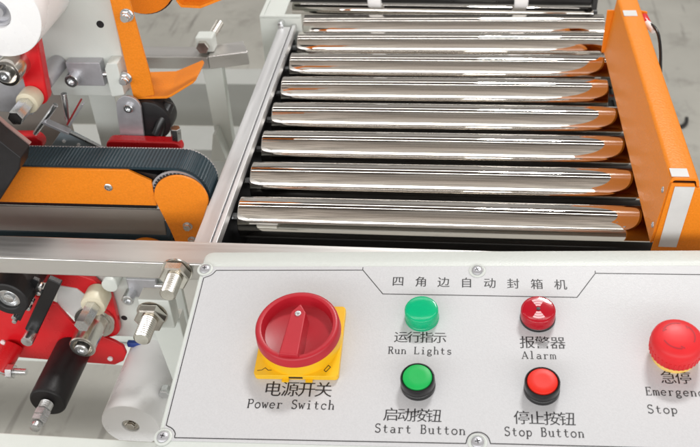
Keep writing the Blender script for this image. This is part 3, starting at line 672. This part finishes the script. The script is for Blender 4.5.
# ================================================================== SUPPORT BAR AND STRUT
sb = thing('support_bar', 'square stainless bar with angled end carried on a pale strut', 'support', (-85, 255, 15))
MB().box(-240, -86, 244, 271, 15, 30).build('long_arm', M['steel'], sb, 1.2)
mb = MB(); q = [(-85.6, 243.5), (-42, 256), (-53, 283), (-86, 272)]
mb.prism(q, 'z', 15, 31.5); mb.build('angled_end', M['steel'], sb, 1.2)
mb = MB(); mb.prism([(-96, 14.8), (-73, 14.8), (-73.5, -88), (-62, -100), (-100, -100), (-94, -80)], 'y', 249, 262); mb.build('strut', M['frame'], sb, 1)
mb = MB(); mb.prism([(-90, -62), (-86, -62), (-78, -100), (-98, -100)], 'y', 228, 248.8); mb.build('gusset', M['frame'], sb, .8)
MB().box(-100, -80, 252, 270, 31.8, 50).build('clamp_block', M['frame'], sb, 2)
mb = MB(); hexa(mb, (-91, 246, 40), (-91, 251.8, 40), 13); mb.build('hex_nut', M['nickel'], sb)
mb = MB(); threaded(mb, (-86, 270.2, 43), (-82, 296, 47), 5); mb.build('threaded_stud', M['nickel'], sb)
for x0, x1, y0, y1, z0, z1, lab in ((-900, -30, 598, 650, -280, -200, 'pale painted frame beam behind the strut, far below the rollers'),
                                    (-900, -30, 405, 470, -260, -200, 'grey painted frame beam at the foot of the strut, behind the belt')):
    b_ = MB().box(x0, x1, y0, y1, z0, z1).build('frame_beam', M['beam'], None, 2); tag(b_, lab, 'frame beam')

# ================================================================== CASTER WHEEL, RED BARS, CUTTER
ck = thing('swing_bracket', 'small grey bracket with black wheel under the orange guide bracket', 'bracket', (-115, 85, 30))
br = MB().prism([(-135, 24), (-112, 24), (-110, 30), (-107, 62)] + arc(-119, 62, 12, 0, 180, 14) + [(-132, 58)], 'y', 79, 82).build('side_cheek', M['alu'], ck, .5)
socket_screw('pivot_screw', br, (-118.5, 79, 62), (-118.5, 75, 62), 4.6)
MB().ccyl((-104, 84, 43), (-104, 108, 43), 22, 2, 40).build('wheel', M['black'], ck)
MB().ccyl((-98, 80, 30), (-84, 96, 58), 5.5, 1, 24).build('grip_rod', M['blackp'], ck)
rb = thing('red_lever', 'red rounded lever bar with zinc bolt just behind the belt', 'lever', (-108, 70, 24))
MB().prism(arc(-138, 24, 8, 90, 270, 10) + arc(-78, 23, 8, 270, 450, 10), 'y', 66, 78).build('lever_bar', M['red'], rb, 2)
mb = MB(); hexa(mb, (-75, 72, 31), (-74, 72, 44), 9); mb.build('bolt', M['zinc'], rb)
rb2 = MB().prism(arc(-260, 24, 9, 90, 270, 10) + arc(-222, 24, 9, 270, 450, 10), 'y', 70, 82).build('red_stub', M['red'], None, 2)
tag(rb2, 'short red bar end beside the black cutter guard at the left edge', 'lever')
kn_ = thing('tape_cutter', 'silver tape cutter with toothed blade and cross pin behind the belt', 'cutter', (-180, 75, 30))
MB().prism([(-206, 20), (-188, 41), (-176, 34), (-150, 17), (-160, 10), (-200, 10)], 'y', 72, 76).build('blade_holder', mat('blue_grey_steel', (.40, .47, .52), .35, .3), kn_, .6)
mb = MB(); mb.obox((-190, 70.5, 43), (-140, 70.5, 13), 2, 3.4, (0, 1, 0)); mb.build('blade', M['zinc'], kn_)
mb = MB(); mb.ccyl((-217, 70, 36), (-187, 70, 69), 2.6, .5, 18); mb.build('cross_pin', M['zinc'], kn_)
mb = MB(); mb.obox((-204, 69, 52), (-180, 69, 39), 3, 8, (0, 1, 0)); mb.build('channel', M['alu'], kn_, .5)
mb = MB(); mb.obox((-179, 70, 46), (-159, 70, 71), 2, 4, (0, 1, 0)); mb.build('guard_strip', M['alu'], kn_, .4)
mb = MB(); mb.obox((-182, 72, 46), (-161, 72, 74), 1.6, 3, (0, 1, 0)); mb.build('red_edge', M['redink'], kn_)
mb = MB(); mb.ccyl((-182, 76, 48), (-179, 76, 78), 3, .4, 18); mb.build('pull_rod', M['zinc'], kn_)
for x, z in ((-190, 27), (-176, 23), (-187, 15), (-167, 15)):
    mb = MB(); mb.cyl((x, 72, z), (x, 70.4, z), 1.7, 16); mb.build('rivet', M['white'], kn_)
bp_ = MB().box(-178, -150, 122, 142, -60, 60).build('inner_post', M['frame'], None, 1); tag(bp_, 'pale square post behind the tape cutter', 'post')
bp2 = MB().box(-300, -206, 118, 128, -60, 95).build('back_plate', M['greypanel'], None, 1); tag(bp2, 'grey steel plate behind the red arm and nickel hub', 'plate')

# ================================================================== LOWER TAPE HEAD
lt = thing('lower_tape_head', 'lower left tape head with red plate, black rollers and white roller', 'tape head', (-140, -50, -130))
lt['group'] = TH
pl = MB().prism([(-150, -14), (-52, -14), (-52, -128), (-86, -128), (-108, -118), (-165, -118), (-165, -20)], 'y', -50, -45).build('side_plate', M['frame'], lt, .6)
mb = MB(); mb.lathe([(0, 3.0), (.2, 3.0), (.2, 2.3), (.1, .01)], (-115, -50, -93), (0, -1, 0), 20); mb.build('bolt_hole', M['ink'], pl)
rp_ = MB().prism([(-320, -40), (-215, -40), (-185, -58), (-171, -66), (-160, -90), (-138, -104), (-124, -112), (-117, -118), (-116, -128), (-121, -138), (-131, -144), (-190, -142), (-250, -139), (-320, -139)], 'y', -64, -60).build('red_plate', M['red'], lt, 1)
for x, z in ((-238, -118), (-133, -134)):
    mb = MB(); mb.cyl((x, -64.3, z), (x, -66, z), 2.6, 18); mb.build('rivet', M['white'], rp_)
arm = [(-182, -30), (-150, -30), (-130, -38)] + arc(-131, -60, 14, 60, 0, 6) + [(-117, -75), (-118, -95)] + arc(-133, -97, 15, 0, -120, 8) + [(-150, -100), (-145, -80), (-139, -62), (-150, -50), (-182, -44)]
ra2 = MB().prism(arm, 'y', -58.5, -52).build('red_arm', M['red'], lt, 1.5)
MB().prism([(-166, -46), (-148, -49), (-141, -57), (-156, -92), (-172, -68)], 'y', -59.5, -57).build('blade_shield', M['tape'], lt, .5)
mb = MB(); mb.ccyl((-127, -78, -53), (-127, -58.7, -53), 11.5, 1.5, 36); mb.build('nylon_washer', M['cream'], ra2)
mb = MB(); hexa(mb, (-128, -104, -52), (-127, -78, -53), 12.5, c=1.5); mb.build('hex_standoff', M['zinc'], ra2)
MB().ccyl((-112, -51, -38), (-112, -66, -38), 7.5, 1, 32).build('spacer_bush', M['frame'], lt)
mb = MB(); mb.lathe([(0, 19), (4, 19), (4, 15.5), (6, 15), (6, 12.2), (36, 12.2), (37, 11.4), (37, 9), (31, 8.6), (31, .01)], (-139, -59, -88), (0, -1, 0), 44); hb = mb.build('bearing_hub', M['nickel'], lt)
mb = MB(); mb.lathe([(0, 6.4), (9, 6.4), (9.8, 5.6), (10, 3.4), (8, 3), (8, .01)], (-139, -90, -88), (0, -1, 0), 28); mb.build('shaft_end', M['zinc'], hb)
tb = MB().box(-100, -72, -56, -50.3, -60, -38).build('tension_block', M['alu'], lt, .8)
socket_screw('cap_screw', tb, (-98, -56, -54), (-98, -68, -54), 5.6)
MB().cyl((-74, -54, -46), (-60, -54, -46), 2.6, 18).build('tension_rod', M['zinc'], tb)
# black roller with silver core
mb = MB(); mb.lathe([(8, 10.4), (.6, 10.6), (0, 11.4), (0, 16.6), (1, 17.8), (2.5, 18.2), (46, 18.2), (46, 9)], (-188, -104, -24), (0, 1, 0), 56); br_ = mb.build('black_roller', M['black'], lt)
mb = MB(); mb.lathe([(7, 10.2), (2.2, 10.2), (2, 8.6), (4.5, 8.2), (4.5, 5.2), (1.6, 4.6), (1.2, 3.8), (1.2, .01)], (-188, -104, -24), (0, 1, 0), 36); mb.build('roller_core', M['zinc'], br_)
mb = MB(); mb.obox((-150, -84, -16), (-190, -84, -80), 12, 6, (0, 1, 0)); ba = mb.build('black_bar', M['blackp'], lt, 1)
mb = MB(); mb.obox((-166, -86, -14), (-198, -86, -64), 6, 4, (0, 1, 0)); mb.build('bar_rail', M['blackp'], ba, .6)
mb = MB(); mb.ccyl((-190, -82, -82), (-190, -98, -82), 5.6, 1, 24); mb.build('bar_bolt', M['zinc'], ba)
for x, z in ((-163, -20), (-166, -27), (-176, -38), (-181, -46), (-198, -58), (-199, -63)):
    mb = MB(); mb.ccyl((x, -86, z), (x, -92, z), 2.3, .5, 14); mb.build('bar_screw', M['zinc'], ba)
# long black roller
mb = MB(); mb.lathe([(0, 8), (0, 15.4), (1, 16.5), (2.5, 17), (66, 17), (67.5, 16.4), (68, 15)], (-168, -132, -124), (0, 1, 0), 56); b2 = mb.build('long_black_roller', M['black'], lt)
mb = MB(); pr = []
for k in range(6): pr += [(k * 2.0, 5.0), (k * 2.0 + 1, 6.2)]
mb.lathe(pr + [(12, 4.4)], (-168, -130, -124), (0, -1, 0), 24); sp = mb.build('spring', M['zinc'], b2)
mb = MB(); hexa(mb, (-168, -142, -124), (-168, -149, -124), 13); hexa(mb, (-168, -149, -124), (-168, -155, -124), 12.4); mb.ccyl((-168, -155, -124), (-168, -162, -124), 4.6, .8, 20); mb.build('lock_nut', M['zinc'], sp)
# white roller
mb = MB(); mb.lathe([(7, 7.9), (.5, 8.1), (0, 8.8), (0, 25.4), (.8, 26.8), (2.6, 27.4), (86, 27.4), (87, 26.6), (87, 8)], (-94, -134, -148), (0, 1, 0), 72); w2 = mb.build('white_roller', M['white'], lt)
mb = MB(); mb.lathe([(5, 7.6), (2, 7.6), (2, 5.6), (3, 5), (3, .01)], (-94, -134, -148), (0, 1, 0), 28); hexa(mb, (-94, -131.5, -148), (-94, -134.8, -148), 7); mb.build('shaft_end', M['nickel'], w2)
# pale post with studs
ps = thing('clamp_post', 'pale painted post with large nickel nuts beside the control box', 'post', (-52, -90, -100))
MB().box(-66, -39, -112, -96, -42, -10).build('clamp_block', M['frame'], ps, 1.2)
MB().prism([(-66, -43), (-39, -43), (-36, -240), (-60, -240), (-58, -130)], 'y', -100, -86).build('post_plate', M['frame'], ps, 1)
def studnut(c, L, r=6.2, af=20):
    x, y, z = c
    mb = MB(); hexa(mb, (x, y, z), (x, y - 9, z), af, c=1.6); n_ = mb.build('hex_nut', M['nickel'], ps)
    mb = MB(); mb.lathe([(0, af * .58), (1.5, af * .58)], (x, y + 2, z), (0, -1, 0), 32); mb.build('washer', M['nickel'], n_)
    mb = MB(); threaded(mb, (x, y - 8, z), (x, y - 8 - L, z), r, 2.2); mb.build('stud', M['nickel'], n_, ang=15)
studnut((-56, -113, -25), 22, 7.2, 23)
studnut((-29, -106, 17), 20, 6.8, 22)
mb = MB(); hexa(mb, (-66, -101, -131), (-66, -110, -131), 9); mb.build('side_bolt', M['zinc'], ps)
# red sleeve with cross bolt
cs = thing('cross_bolt', 'zinc cross bolt through a short red sleeve under the red plate', 'bolt', (-228, -75, -137))
MB().ccyl((-226, -66, -120), (-234, -92, -131), 9, 1.2, 28).build('sleeve', M['red'], cs)
mb = MB(); mb.cyl((-252, -92, -129), (-206, -92, -129), 3.2, 20); mb.build('bolt_shaft', M['zinc'], cs)
mb = MB(); hexa(mb, (-225, -92, -129), (-218, -92, -129), 12); hexa(mb, (-246, -92, -129), (-240, -92, -129), 12); mb.build('hex_nut', M['zinc'], cs)
# pale ledge below and small red foot
lg = thing('ledge_beam', 'pale stepped frame beam on the floor side below the red plate', 'frame beam', (-250, 120, -300))
MB().box(-900, -60, 124, 160, -330, -292).build('upper_step', M['frame'], lg, 2)
MB().box(-900, -60, 104, 122, -330, -306).build('lower_step', M['frame'], lg, 2)
bs = MB().box(-117, -96, -56, -51, -127, -121).build('blue_strap', M['blue'], None, 1); tag(bs, 'short blue strap showing between red plate tip and white roller', 'strap')
ft = thing('frame_foot', 'small red and grey frame foot at the lower left edge', 'foot', (-215, -180, -175))
mb = MB(); mb.obox((-218, -180, -128), (-206, -180, -170), 5, 5, (0, 1, 0)); mb.build('red_edge', M['red'], ft, .6)
mb = MB(); mb.prism([(-240, -135), (-222, -132), (-212, -172), (-240, -172)], 'y', -182, -178); mb.build('grey_plate', M['greypanel'], ft, .6)
